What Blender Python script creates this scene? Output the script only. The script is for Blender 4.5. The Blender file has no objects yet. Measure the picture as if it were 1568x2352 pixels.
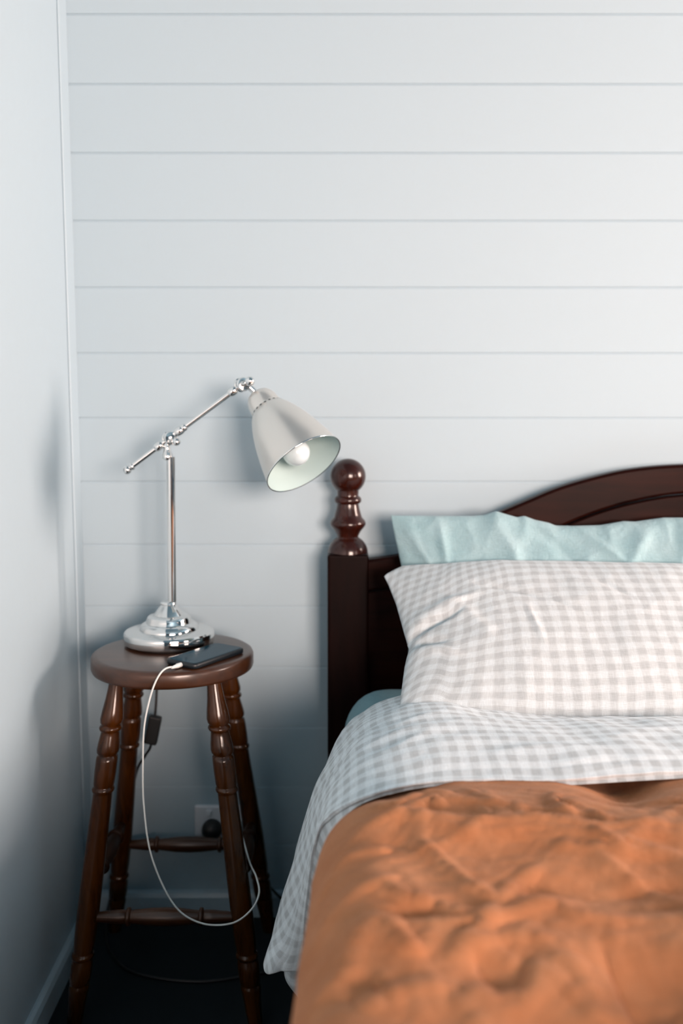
import bpy, math, random
import numpy as np
from mathutils import Vector, Matrix, noise

sc = bpy.context.scene
COL = sc.collection
random.seed(4)

# ------------------------------------------------------------------ constants (metres)
CAM_H = 1.165
PITCH = math.radians(6.8)
WALL_Y = 2.12          # panelled wall behind the bed
LEFT_X = -0.560
RIGHT_X = 3.7
FRONT_Y = -2.85
CEIL_Z = 2.45

# ------------------------------------------------------------------ helpers
def link(o, parent=None):
    COL.objects.link(o)
    if parent is not None:
        o.parent = parent
    return o

def origin_of(parent):
    p = Vector((0, 0, 0))
    while parent is not None:
        p += parent.location
        parent = parent.parent
    return p

def mesh_obj(name, verts, faces, mat, parent=None, smooth=True, uvs=None, loc=None):
    """one mesh object; verts are in world metres, stored relative to its parent (or loc)"""
    me = bpy.data.meshes.new(name)
    base = origin_of(parent) if parent is not None else Vector(loc or (0, 0, 0))
    V = [(v[0]-base.x, v[1]-base.y, v[2]-base.z) for v in verts]
    me.from_pydata(V, [], faces)
    if uvs is not None:
        uv = me.uv_layers.new(name='cloth')
        li = np.empty(len(me.loops), dtype=np.int32)
        me.loops.foreach_get('vertex_index', li)
        uv.data.foreach_set('uv', np.asarray(uvs, dtype=np.float32)[li].ravel())
    if smooth:
        me.polygons.foreach_set('use_smooth', [True]*len(me.polygons))
    me.materials.append(mat)
    me.update()
    o = bpy.data.objects.new(name, me)
    link(o, parent)
    if parent is None and loc is not None:
        o.location = loc
    return o

def thing(name, loc, label, cat, group=None):
    o = bpy.data.objects.new(name, None)
    o.empty_display_size = 0.05
    o.location = loc
    o['label'] = label
    o['category'] = cat
    if group:
        o['group'] = group
    return link(o)

def tag(o, label, cat):
    o['label'] = label
    o['category'] = cat
    return o

def structure(o, label=None, cat=None):
    o['kind'] = 'structure'
    if label: o['label'] = label
    if cat: o['category'] = cat
    return o

def bevel(o, w, seg=2, ang=40):
    m = o.modifiers.new('soft edges', 'BEVEL')
    m.width = w; m.segments = seg; m.limit_method = 'ANGLE'
    m.angle_limit = math.radians(ang); m.harden_normals = False
    return o

def autosmooth(o, ang=35):
    me = o.data
    try:
        me.set_sharp_from_angle(angle=math.radians(ang))
    except Exception:
        pass
    return o

class Mesh:
    def __init__(s): s.v = []; s.f = []
    def add(s, v, f):
        n = len(s.v); s.v += [tuple(p) for p in v]; s.f += [tuple(i+n for i in q) for q in f]
        return s
    def box(s, x0, x1, y0, y1, z0, z1, M=None):
        v = [(x0,y0,z0),(x1,y0,z0),(x1,y1,z0),(x0,y1,z0),(x0,y0,z1),(x1,y0,z1),(x1,y1,z1),(x0,y1,z1)]
        if M is not None: v = [tuple(M @ Vector(p)) for p in v]
        return s.add(v, [(0,3,2,1),(4,5,6,7),(0,1,5,4),(1,2,6,5),(2,3,7,6),(3,0,4,7)])
    def lathe(s, prof, a=(0,0,0), b=(0,0,1), n=40, caps=True):
        """prof = [(radius, distance from a along a->b)]"""
        a = Vector(a); d = (Vector(b)-a).normalized()
        u = d.orthogonal().normalized(); w = d.cross(u)
        v = []; f = []
        for (r, t) in prof:
            c = a + d*t
            for k in range(n):
                an = 2*math.pi*k/n
                v.append(c + u*(r*math.cos(an)) + w*(r*math.sin(an)))
        for i in range(len(prof)-1):
            for k in range(n):
                k2 = (k+1) % n
                f.append((i*n+k, i*n+k2, (i+1)*n+k2, (i+1)*n+k))
        if caps:
            f.append(tuple(reversed(range(n)))); f.append(tuple((len(prof)-1)*n+k for k in range(n)))
        return s.add(v, f)
    def tube(s, pts, r, n=12, sub=10, caps=True):
        P = spline(np.array(pts, float), (len(pts)-1)*sub+1)
        rr = r if callable(r) else (lambda t: r)
        v = []; f = []
        T = np.gradient(P, axis=0); T /= np.linalg.norm(T, axis=1)[:, None]+1e-12
        u = Vector(T[0]).orthogonal().normalized()
        m = len(P)
        for i in range(m):
            t = Vector(T[i]); u = (u - t*u.dot(t)).normalized(); w = t.cross(u)
            R = rr(i/(m-1))
            for k in range(n):
                an = 2*math.pi*k/n
                v.append(Vector(P[i]) + u*(R*math.cos(an)) + w*(R*math.sin(an)))
        for i in range(m-1):
            for k in range(n):
                k2 = (k+1) % n
                f.append((i*n+k, i*n+k2, (i+1)*n+k2, (i+1)*n+k))
        if caps:
            f.append(tuple(reversed(range(n)))); f.append(tuple((m-1)*n+k for k in range(n)))
        return s.add(v, f)
    def build(s, name, mat, parent=None, smooth=True, ang=35, loc=None):
        o = mesh_obj(name, s.v, s.f, mat, parent, smooth, loc=loc)
        if smooth and ang: autosmooth(o, ang)
        return o

def spline(P, n, axis=0):
    """Catmull-Rom through control points along one axis"""
    P = np.moveaxis(np.asarray(P, float), axis, 0)
    m = len(P)
    Q = np.concatenate([(2*P[0]-P[1])[None], P, (2*P[-1]-P[-2])[None]])
    t = np.linspace(0, m-1, n); i = np.minimum(t.astype(int), m-2); u = (t-i).reshape((-1,)+(1,)*(P.ndim-1))
    p0, p1, p2, p3 = Q[i], Q[i+1], Q[i+2], Q[i+3]
    R = 0.5*((2*p1)+(-p0+p2)*u+(2*p0-5*p1+4*p2-p3)*u*u+(-p0+3*p1-3*p2+p3)*u**3)
    return np.moveaxis(R, 0, axis)

def smooth_profile(pts, n):
    return [tuple(p) for p in spline(np.array(pts, float), n)]

def pn(x, y, z=0.0):
    return noise.noise(Vector((x, y, z)))

def nfield(X, Y, s, seed=0.0, sy=None):
    sy = s if sy is None else sy
    out = np.empty(X.size); xf = X.ravel(); yf = Y.ravel()
    for i in range(xf.size):
        out[i] = noise.noise(Vector((xf[i]*s+seed*7.3, yf[i]*sy-seed*3.1, seed)))
    return out.reshape(X.shape)

def grid_faces(ni, nj, flip=False, off=0):
    f = []
    for i in range(ni-1):
        for j in range(nj-1):
            a = off+i*nj+j; q = (a, a+1, a+nj+1, a+nj)
            f.append(q[::-1] if flip else q)
    return f

def normals(P):
    du = np.gradient(P, axis=0); dv = np.gradient(P, axis=1)
    N = np.cross(du, dv); N /= np.linalg.norm(N, axis=2)[..., None]+1e-12
    return N

def sstep(a, b, x):
    t = np.clip((x-a)/(b-a), 0, 1); return t*t*(3-2*t)

# ------------------------------------------------------------------ materials
def new_mat(name):
    m = bpy.data.materials.new(name); m.use_nodes = True
    nt = m.node_tree; b = nt.nodes['Principled BSDF']
    return m, nt, b

def N(nt, t, **kw):
    n = nt.nodes.new(t)
    for k, v in kw.items():
        if k in n.inputs: n.inputs[k].default_value = v
        else: setattr(n, k, v)
    return n

def srgb(r, g, b):
    f = lambda c: (c/255/12.92) if c/255 <= 0.04045 else ((c/255+0.055)/1.055)**2.4
    return (f(r), f(g), f(b), 1)

def plain(name, col, rough=0.5, metal=0.0, bump=0.0, bscale=200, coat=0.0, spec=0.5):
    m, nt, b = new_mat(name)
    b.inputs['Base Color'].default_value = (*col[:3], 1)
    b.inputs['Roughness'].default_value = rough
    b.inputs['Metallic'].default_value = metal
    b.inputs['Specular IOR Level'].default_value = spec
    if coat: b.inputs['Coat Weight'].default_value = coat; b.inputs['Coat Roughness'].default_value = 0.12
    tc = N(nt, 'ShaderNodeTexCoord')
    nz = N(nt, 'ShaderNodeTexNoise', Scale=bscale, Detail=4.0)
    nt.links.new(tc.outputs['Object'], nz.inputs['Vector'])
    if bump:
        bp = N(nt, 'ShaderNodeBump', Strength=bump, Distance=0.002)
        nt.links.new(nz.outputs['Fac'], bp.inputs['Height'])
        nt.links.new(bp.outputs['Normal'], b.inputs['Normal'])
    mr = N(nt, 'ShaderNodeMapRange'); mr.inputs['To Min'].default_value = max(0, rough-0.04); mr.inputs['To Max'].default_value = min(1, rough+0.04)
    nt.links.new(nz.outputs['Fac'], mr.inputs['Value']); nt.links.new(mr.outputs['Result'], b.inputs['Roughness'])
    return m

def wood(name, dark, light, axis='Z', rough=0.3, coat=0.35, scale=1.0, spec=0.5):
    m, nt, b = new_mat(name)
    tc = N(nt, 'ShaderNodeTexCoord'); mp = N(nt, 'ShaderNodeMapping')
    st = {'X': (6, 60, 60), 'Y': (60, 6, 60), 'Z': (60, 60, 6)}[axis]
    mp.inputs['Scale'].default_value = tuple(v*scale for v in st)
    nz = N(nt, 'ShaderNodeTexNoise', Scale=1.0, Detail=6.0, Roughness=0.65, Distortion=0.6)
    nz2 = N(nt, 'ShaderNodeTexNoise', Scale=9.0*scale, Detail=2.0)
    rp = N(nt, 'ShaderNodeValToRGB')
    rp.color_ramp.elements[0].position = 0.32; rp.color_ramp.elements[0].color = (*dark, 1)
    rp.color_ramp.elements[1].position = 0.72; rp.color_ramp.elements[1].color = (*light, 1)
    mx = N(nt, 'ShaderNodeMix', data_type='FLOAT'); mx.inputs[0].default_value = 0.4
    nt.links.new(tc.outputs['Object'], mp.inputs['Vector']); nt.links.new(mp.outputs['Vector'], nz.inputs['Vector'])
    nt.links.new(tc.outputs['Object'], nz2.inputs['Vector'])
    nt.links.new(nz.outputs['Fac'], mx.inputs[2]); nt.links.new(nz2.outputs['Fac'], mx.inputs[3])
    nt.links.new(mx.outputs[0], rp.inputs['Fac']); nt.links.new(rp.outputs['Color'], b.inputs['Base Color'])
    b.inputs['Roughness'].default_value = rough
    b.inputs['Specular IOR Level'].default_value = spec
    b.inputs['Coat Weight'].default_value = coat; b.inputs['Coat Roughness'].default_value = 0.15
    bp = N(nt, 'ShaderNodeBump', Strength=0.08, Distance=0.001)
    nt.links.new(nz.outputs['Fac'], bp.inputs['Height']); nt.links.new(bp.outputs['Normal'], b.inputs['Normal'])
    return m

def cloth(name, col, col2=None, weave=2200.0, wr=0.35, gingham=None, check=(0.030, 0.026), sheen=0.15, trans=0.0):
    """woven linen: slubby threads in colour and bump; optional gingham check from the cloth's own UV metres"""
    m, nt, b = new_mat(name)
    L = nt.links.new
    uv = N(nt, 'ShaderNodeUVMap', uv_map='cloth'); tc = N(nt, 'ShaderNodeTexCoord')
    sp = N(nt, 'ShaderNodeSeparateXYZ')
    wz = N(nt, 'ShaderNodeTexNoise', Scale=9.0, Detail=2.0)
    L(uv.outputs['UV'], wz.inputs['Vector'])
    wsub = N(nt, 'ShaderNodeVectorMath', operation='SUBTRACT'); wsub.inputs[1].default_value = (0.5, 0.5, 0.5)
    L(wz.outputs['Color'], wsub.inputs[0])
    wsc = N(nt, 'ShaderNodeVectorMath', operation='SCALE'); wsc.inputs['Scale'].default_value = 0.02
    L(wsub.outputs[0], wsc.inputs[0])
    wad = N(nt, 'ShaderNodeVectorMath', operation='ADD'); L(uv.outputs['UV'], wad.inputs[0]); L(wsc.outputs[0], wad.inputs[1])
    L(wad.outputs[0], sp.inputs[0])
    # slubs: long thin noise along each thread direction
    def slub(sx, sy):
        mp = N(nt, 'ShaderNodeMapping'); mp.inputs['Scale'].default_value = (sx, sy, 1)
        L(uv.outputs['UV'], mp.inputs['Vector'])
        nz = N(nt, 'ShaderNodeTexNoise', Scale=1.0, Detail=3.0, Roughness=0.6); L(mp.outputs['Vector'], nz.inputs['Vector'])
        return nz.outputs['Fac']
    s1 = slub(60, 900); s2 = slub(900, 60)
    sadd = N(nt, 'ShaderNodeMath', operation='ADD'); L(s1, sadd.inputs[0]); L(s2, sadd.inputs[1])
    smr = N(nt, 'ShaderNodeMapRange'); smr.inputs['From Min'].default_value = 0.6; smr.inputs['From Max'].default_value = 1.4
    smr.inputs['To Min'].default_value = 0.80; smr.inputs['To Max'].default_value = 1.16
    L(sadd.outputs[0], smr.inputs['Value'])
    if gingham:
        def stripe(sock, check):
            d = N(nt, 'ShaderNodeMath', operation='MULTIPLY'); d.inputs[1].default_value = 2*math.pi/check; L(sock, d.inputs[0])
            s = N(nt, 'ShaderNodeMath', operation='SINE'); L(d.outputs[0], s.inputs[0])
            r = N(nt, 'ShaderNodeMapRange', interpolation_type='SMOOTHSTEP')
            r.inputs['From Min'].default_value = -0.55; r.inputs['From Max'].default_value = 0.55
            L(s.outputs[0], r.inputs['Value']); return r.outputs['Result']
        a = stripe(sp.outputs['X'], check[0]); c = stripe(sp.outputs['Y'], check[1])
        ad = N(nt, 'ShaderNodeMath', operation='ADD'); L(a, ad.inputs[0]); L(c, ad.inputs[1])
        rp = N(nt, 'ShaderNodeValToRGB')
        e = rp.color_ramp.elements
        e[0].position = 0.0; e[0].color = (*gingham[0], 1)
        e[1].position = 1.0; e[1].color = (*gingham[2], 1)
        em = e.new(0.5); em.color = (*gingham[1], 1)
        hf = N(nt, 'ShaderNodeMath', operation='MULTIPLY'); hf.inputs[1].default_value = 0.5; L(ad.outputs[0], hf.inputs[0])
        L(hf.outputs[0], rp.inputs['Fac']); base = rp.outputs['Color']
    else:
        nz = N(nt, 'ShaderNodeTexNoise', Scale=14.0, Detail=4.0, Roughness=0.6); L(uv.outputs['UV'], nz.inputs['Vector'])
        rp = N(nt, 'ShaderNodeValToRGB')
        rp.color_ramp.elements[0].position = 0.3; rp.color_ramp.elements[0].color = (*col, 1)
        rp.color_ramp.elements[1].position = 0.7; rp.color_ramp.elements[1].color = (*(col2 or col), 1)
        L(nz.outputs['Fac'], rp.inputs['Fac']); base = rp.outputs['Color']
    mul = N(nt, 'ShaderNodeVectorMath', operation='SCALE'); L(base, mul.inputs[0]); L(smr.outputs['Result'], mul.inputs['Scale'])
    L(mul.outputs[0], b.inputs['Base Color'])
    b.inputs['Roughness'].default_value = 0.9
    b.inputs['Specular IOR Level'].default_value = 0.15
    b.inputs['Sheen Weight'].default_value = sheen
    # bump: threads + small rumples
    rz = N(nt, 'ShaderNodeTexNoise', Scale=55.0, Detail=5.0, Roughness=0.6, Distortion=0.8); L(uv.outputs['UV'], rz.inputs['Vector'])
    b1 = N(nt, 'ShaderNodeBump', Strength=wr, Distance=0.004); L(rz.outputs['Fac'], b1.inputs['Height'])
    b2 = N(nt, 'ShaderNodeBump', Strength=0.25, Distance=0.0008); L(sadd.outputs[0], b2.inputs['Height']); L(b1.outputs['Normal'], b2.inputs['Normal'])
    L(b2.outputs['Normal'], b.inputs['Normal'])
    return m

M_WALL = plain('white boards tinted blue', (0.412, 0.520, 0.580), 0.62, bump=0.05, bscale=60)  # blue put into walls and trim so their shade turns cool
M_PLASTER = plain('white plaster tinted blue', (0.412, 0.520, 0.582), 0.45, bump=0.04, bscale=45)
M_TRIM = plain('white trim tinted blue', (0.43, 0.535, 0.60), 0.3)
M_CEIL = plain('ceiling low bounce', (0.09, 0.19, 0.26), 0.8)  # ceiling darkened and blued so it returns little, cool bounce light
M_FAR = plain('unseen wall low bounce', (0.03, 0.07, 0.10), 0.8)  # unseen walls made dark blue to hold down ambient light
M_CARPET = plain('charcoal carpet', (0.016, 0.022, 0.026), 1.0, bump=0.9, bscale=700, spec=0.1)
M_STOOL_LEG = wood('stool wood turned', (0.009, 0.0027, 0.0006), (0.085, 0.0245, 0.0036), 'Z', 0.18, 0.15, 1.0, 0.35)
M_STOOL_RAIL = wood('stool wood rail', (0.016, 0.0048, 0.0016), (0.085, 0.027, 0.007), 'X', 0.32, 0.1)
M_STOOL_SIDE = wood('stool side rail shaded', (0.008, 0.0024, 0.0008), (0.035, 0.011, 0.003), 'Y', 0.45, 0.0, 1.0, 0.15)  # darker copy of the stool wood, shade put into its colour
M_STOOL_SEAT = wood('stool seat wood', (0.024, 0.0080, 0.0030), (0.078, 0.027, 0.0105), 'X', 0.34, 0.3)
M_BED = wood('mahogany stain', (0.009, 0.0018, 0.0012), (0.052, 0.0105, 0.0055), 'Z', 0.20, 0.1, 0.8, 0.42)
M_BEDX = wood('mahogany rail shaded', (0.004, 0.0010, 0.0008), (0.023, 0.0048, 0.0028), 'X', 0.36, 0.0, 0.8, 0.06)  # darkened mahogany copy, headboard shade put into its colour
M_BEDZ = wood('mahogany post shaded', (0.0025, 0.0008, 0.0007), (0.011, 0.0026, 0.0017), 'Z', 0.36, 0.0, 0.8, 0.08)  # darkest mahogany copy, the post's shade is in its colour
M_CHROME = plain('polished chrome', (0.80, 0.80, 0.79), 0.06, 1.0)
M_NICKEL = plain('brushed nickel', (0.74, 0.72, 0.68), 0.30, 0.80, bscale=1500)
M_SHADE_IN = plain('cream enamel', (0.43, 0.56, 0.56), 0.5)
M_BULB = plain('frosted bulb glass', (0.60, 0.70, 0.74), 0.18, coat=0.4)
M_DARK = plain('vent dark', (0.004, 0.02, 0.022), 0.5)
M_CORD = plain('black rubber', (0.006, 0.007, 0.008), 0.5)
M_WHITECORD = plain('white cable rubber', (0.72, 0.74, 0.72), 0.4)
M_PLATE = plain('white outlet plastic', (0.74, 0.76, 0.80), 0.25)
M_CASE = plain('black phone case', (0.004, 0.008, 0.012), 0.42)
M_SCREEN = plain('phone glass', (0.005, 0.040, 0.066), 0.12, spec=0.08)
M_LENS = plain('lens glass', (0.002, 0.004, 0.006), 0.05)
M_GINGHAM = cloth('gingham linen', None, gingham=((0.635, 0.69, 0.715), (0.555, 0.595, 0.61), (0.45, 0.48, 0.495)), wr=0.22)
M_GINGHAM_S = cloth('gingham sheet linen', None, gingham=((0.775, 0.835, 0.865), (0.675, 0.725, 0.75), (0.505, 0.54, 0.555)), wr=0.22, check=(0.027, 0.033))
M_BLUE = cloth('pale teal linen', (0.27, 0.42, 0.455), (0.345, 0.49, 0.525), wr=0.7)
M_FITTED = cloth('teal jersey', (0.16, 0.31, 0.36), (0.19, 0.35, 0.40), wr=0.15)
M_RUST = cloth('rust linen', (0.41, 0.155, 0.064), (0.50, 0.212, 0.099), wr=0.38, sheen=0.05)

# ------------------------------------------------------------------ room
PLANK = 0.1356
def back_wall():
    # boards with a V groove: profile in (y, z), run along x
    prof = []
    z = 0.165 - 2*PLANK
    prof.append((WALL_Y, -0.02))
    while z < CEIL_Z + 0.05:
        if z > 0:
            prof += [(WALL_Y, z-0.0040), (WALL_Y+0.0016, z-0.0006), (WALL_Y+0.0021, z-0.0005), (WALL_Y+0.0021, z+0.0005), (WALL_Y+0.0003, z+0.0007), (WALL_Y, z+0.0010)]
        z += PLANK
    prof.append((WALL_Y, CEIL_Z+0.02))
    m = Mesh(); x0, x1 = LEFT_X-0.12, RIGHT_X+0.12
    v = [(x0, y, z) for y, z in prof] + [(x1, y, z) for y, z in prof]
    n = len(prof)
    f = [(i, i+n, i+n+1, i+1) for i in range(n-1)]
    b = len(v)
    v += [(x0, WALL_Y+0.12, -0.02), (x0, WALL_Y+0.12, CEIL_Z+0.02), (x1, WALL_Y+0.12, -0.02), (x1, WALL_Y+0.12, CEIL_Z+0.02)]
    f += [(b, b+1, b+3, b+2), (0, b, b+2, n), (n-1, 2*n-1, b+3, b+1)]
    f += [tuple([b, ] + list(range(0, n)) + [b+1]), tuple([b+3] + list(range(2*n-1, n-1, -1)) + [b+2])]
    m.add(v, f)
    return structure(m.build('wall_back', M_WALL, smooth=False), 'white horizontal panelled wall behind the bed', 'wall')
back_wall()
structure(Mesh().box(LEFT_X-0.12, LEFT_X, FRONT_Y, WALL_Y, -0.02, CEIL_Z+0.02).build('wall_left', M_PLASTER, smooth=False), 'smooth white wall beside the stool', 'wall')
FX0, FX1, FZ0, FZ1 = 0.68, 2.55, 0.85, 2.14
m = Mesh()
m.box(LEFT_X-0.12, FX0, FRONT_Y-0.12, FRONT_Y, -0.02, CEIL_Z+0.02); m.box(FX1, RIGHT_X+0.12, FRONT_Y-0.12, FRONT_Y, -0.02, CEIL_Z+0.02)
m.box(FX0, FX1, FRONT_Y-0.12, FRONT_Y, -0.02, FZ0); m.box(FX0, FX1, FRONT_Y-0.12, FRONT_Y, FZ1, CEIL_Z+0.02)
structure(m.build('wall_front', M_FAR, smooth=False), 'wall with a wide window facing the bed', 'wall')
m = Mesh()
m.box(FX0, FX0+0.06, FRONT_Y-0.09, FRONT_Y+0.01, FZ0, FZ1); m.box(FX1-0.06, FX1, FRONT_Y-0.09, FRONT_Y+0.01, FZ0, FZ1)
m.box(FX0+0.06, FX1-0.06, FRONT_Y-0.09, FRONT_Y+0.01, FZ0, FZ0+0.06); m.box(FX0+0.06, FX1-0.06, FRONT_Y-0.09, FRONT_Y+0.01, FZ1-0.06, FZ1)
m.box((FX0+FX1)/2-0.03, (FX0+FX1)/2+0.03, FRONT_Y-0.06, FRONT_Y, FZ0+0.06, FZ1-0.06)
structure(m.build('window_3', M_TRIM, smooth=False), 'wide white framed window opposite the bed', 'window')
structure(Mesh().box(LEFT_X-0.12, RIGHT_X+0.12, FRONT_Y-0.12, WALL_Y+0.12, -0.1, 0.0).build('floor', M_CARPET, smooth=False), 'dark charcoal carpet floor', 'floor')
structure(Mesh().box(LEFT_X-0.12, RIGHT_X+0.12, FRONT_Y-0.12, WALL_Y+0.12, CEIL_Z, CEIL_Z+0.1).build('ceiling', M_CEIL, smooth=False), 'unseen ceiling coloured dark blue to limit bounce light', 'ceiling')
# right wall with its two window openings
WZ0, WZ1 = 0.92, 2.28
WINS = ((-1.85, -0.65), (1.00, 2.00))
m = Mesh(); y_ = FRONT_Y
for wy0, wy1 in WINS:
    m.box(RIGHT_X, RIGHT_X+0.12, y_, wy0, -0.02, CEIL_Z+0.02); y_ = wy1
    m.box(RIGHT_X, RIGHT_X+0.12, wy0, wy1, -0.02, WZ0)
    m.box(RIGHT_X, RIGHT_X+0.12, wy0, wy1, WZ1, CEIL_Z+0.02)
m.box(RIGHT_X, RIGHT_X+0.12, y_, WALL_Y, -0.02, CEIL_Z+0.02)
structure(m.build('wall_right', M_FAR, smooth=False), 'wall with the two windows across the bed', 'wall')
for k_, (wy0, wy1) in enumerate(WINS):
    m = Mesh(); fw = 0.06
    m.box(RIGHT_X-0.01, RIGHT_X+0.09, wy0, wy0+fw, WZ0, WZ1); m.box(RIGHT_X-0.01, RIGHT_X+0.09, wy1-fw, wy1, WZ0, WZ1)
    m.box(RIGHT_X-0.01, RIGHT_X+0.09, wy0+fw, wy1-fw, WZ0, WZ0+fw); m.box(RIGHT_X-0.01, RIGHT_X+0.09, wy0+fw, wy1-fw, WZ1-fw, WZ1)
    m.box(RIGHT_X+0.0, RIGHT_X+0.06, (wy0+wy1)/2-0.05, (wy0+wy1)/2+0.05, WZ0+fw, WZ1-fw)
    m.box(RIGHT_X+0.0, RIGHT_X+0.06, wy0+fw, wy1-fw, WZ1-0.46, WZ1-0.40)
    structure(m.build('window_%d' % (k_+1), M_TRIM, smooth=False), 'white framed window of four lights, %s' % ('further down the room', 'across the bed')[k_], 'window')

# skirting boards and the corner bead
def skirting(name, pts, z1=0.058):
    (x0, y0), (x1, y1) = pts
    m = Mesh()
    if abs(x0-x1) > abs(y0-y1):     # along x, proud toward -y
        pr = [(y0, 0), (y0-0.014, 0), (y0-0.014, z1-0.012), (y0-0.010, z1-0.003), (y0-0.004, z1), (y0, z1)]
        v = [(x0, y, z) for y, z in pr]+[(x1, y, z) for y, z in pr]
    else:                           # along y, proud toward +x
        pr = [(x0, 0), (x0+0.014, 0), (x0+0.014, z1-0.012), (x0+0.010, z1-0.003), (x0+0.004, z1), (x0, z1)]
        v = [(x, y0, z) for x, z in pr]+[(x, y1, z) for x, z in pr]
    n = len(pr)
    m.add(v, [(i, (i+1) % n, n+(i+1) % n, n+i) for i in range(n)]+[tuple(range(n))[::-1], tuple(range(n, 2*n))])
    return structure(m.build(name, M_TRIM, smooth=False))
skirting('baseboard_back', ((LEFT_X+0.014, WALL_Y), (RIGHT_X, WALL_Y)))
skirting('baseboard_left', ((LEFT_X, FRONT_Y), (LEFT_X, WALL_Y)))
o = structure(Mesh().box(LEFT_X, LEFT_X+0.004, WALL_Y-0.058, WALL_Y, 0.059, CEIL_Z).build('trim_1', M_PLASTER, smooth=False), 'narrow flat cover strip up the wall corner', 'trim')
bevel(o, 0.0018, 2)

# ------------------------------------------------------------------ power outlet
out = thing('power_outlet', (-0.268, WALL_Y, 0.223), 'white double power outlet low on panelled wall behind the stool', 'power outlet')
o = Mesh().box(-0.326, -0.210, WALL_Y-0.010, WALL_Y-0.0005, 0.187, 0.259).build('cover_plate', M_PLATE, out, False); bevel(o, 0.0045, 3)
for sx in (-0.293, -0.243):
    o = Mesh().box(sx-0.006, sx+0.006, WALL_Y-0.0165, WALL_Y-0.009, 0.236, 0.250, Matrix.Identity(4)).build('switch', M_PLATE, out, False); bevel(o, 0.002, 2)
m = Mesh()
for dx, dz, a in ((-0.0072, 0.004, 30), (0.0072, 0.004, -30), (0, -0.009, 0)):
    R = Matrix.Translation((-0.236+dx, 0, 0.2105+dz)) @ Matrix.Rotation(math.radians(a), 4, 'Y')
    m.box(-0.0009, 0.0009, WALL_Y-0.0106, WALL_Y-0.0098, -0.004, 0.004, R)
m.build('socket_slots', M_DARK, out, False)

# ------------------------------------------------------------------ stool
SX, SY, SZ = -0.3265, 1.884, 0.670
stool = thing('stool', (SX, SY, 0), 'round-topped dark wooden stool with turned legs serving as nightstand', 'stool')
R_ = 0.1555
prof = [(0.0, SZ), (0.10, SZ), (0.143, SZ), (0.149, SZ-0.0008), (0.1535, SZ-0.0035), (R_, SZ-0.008), (R_, SZ-0.026), (0.1535, SZ-0.031), (0.148, SZ-0.0335), (0.10, SZ-0.034), (0.0, SZ-0.034)]
m = Mesh(); m.lathe([(max(r, 0.0005), z) for r, z in prof], (SX, SY, 0), (SX, SY, 1), 96)
m.build('seat', M_STOOL_SEAT, stool, ang=50)
LEGP = [(0.0125, 0.640), (0.0130, 0.625), (0.0150, 0.605), (0.0185, 0.582), (0.0200, 0.568), (0.0192, 0.561), (0.0165, 0.5575), (0.0163, 0.5565),
        (0.0188, 0.5545), (0.0200, 0.5510), (0.0188, 0.5475), (0.0160, 0.5455), (0.0158, 0.5440), (0.0165, 0.538), (0.0186, 0.523), (0.0196, 0.512),
        (0.0188, 0.506), (0.0158, 0.5020), (0.0158, 0.5005), (0.0182, 0.4985), (0.0188, 0.492), (0.0188, 0.470), (0.0182, 0.448), (0.0172, 0.4445), (0.0170, 0.4430),
        (0.0188, 0.4410), (0.0196, 0.4380), (0.0188, 0.4350), (0.0168, 0.4325), (0.0166, 0.430), (0.0172, 0.39), (0.0182, 0.33), (0.0192, 0.26), (0.0192, 0.20), (0.0182, 0.160),
        (0.0165, 0.1400), (0.0165, 0.1385), (0.0188, 0.1365), (0.0192, 0.1330), (0.0188, 0.1300), (0.0165, 0.1280), (0.0165, 0.1265), (0.0182, 0.120), (0.0184, 0.100), (0.0176, 0.085),
        (0.0160, 0.0820), (0.0160, 0.0805), (0.0172, 0.0780), (0.0172, 0.072), (0.0150, 0.050), (0.0128, 0.010), (0.0120, 0.0)]
def legpt(sx, sy, z):
    k = 0.092 + (0.168-0.092)*(0.62-z)/0.62
    return Vector((SX+sx*k, SY+sy*k, z))
for sx, sy in ((-1, -1), (1, -1), (-1, 1), (1, 1)):
    v = []; f = []; n = 28
    for i, (r, z) in enumerate(LEGP):
        c = legpt(sx, sy, z)
        for k in range(n):
            an = 2*math.pi*k/n
            v.append((c.x+1.07*r*math.cos(an), c.y+1.07*r*math.sin(an), c.z))
    for i in range(len(LEGP)-1):
        for k in range(n):
            f.append((i*n+k, (i+1)*n+k, (i+1)*n+(k+1) % n, i*n+(k+1) % n))
    f.append(tuple(range(n))); f.append(tuple(reversed(range((len(LEGP)-1)*n, len(LEGP)*n))))
    Mesh().add(v, f).build('leg', M_STOOL_LEG, stool, ang=60)
SP = [(0.0085, 0.0), (0.0095, 0.04), (0.0125, 0.16), (0.0128, 0.215), (0.0115, 0.225), (0.0162, 0.232), (0.0172, 0.243), (0.0162, 0.254), (0.0118, 0.262),
      (0.0130, 0.30), (0.0158, 0.40), (0.0168, 0.5)]
SP = SP + [(r, 1-t) for r, t in SP[::-1][1:]]
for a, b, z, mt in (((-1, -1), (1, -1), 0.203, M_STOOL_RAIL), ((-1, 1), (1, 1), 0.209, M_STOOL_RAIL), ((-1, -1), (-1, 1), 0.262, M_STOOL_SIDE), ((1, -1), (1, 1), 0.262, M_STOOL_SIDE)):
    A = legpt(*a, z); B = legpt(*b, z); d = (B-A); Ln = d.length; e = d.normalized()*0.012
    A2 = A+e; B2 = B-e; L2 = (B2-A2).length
    Mesh().lathe([(r, t*L2) for r, t in SP], A2, B2, 24).build('stretcher', mt, stool, ang=60)

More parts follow.
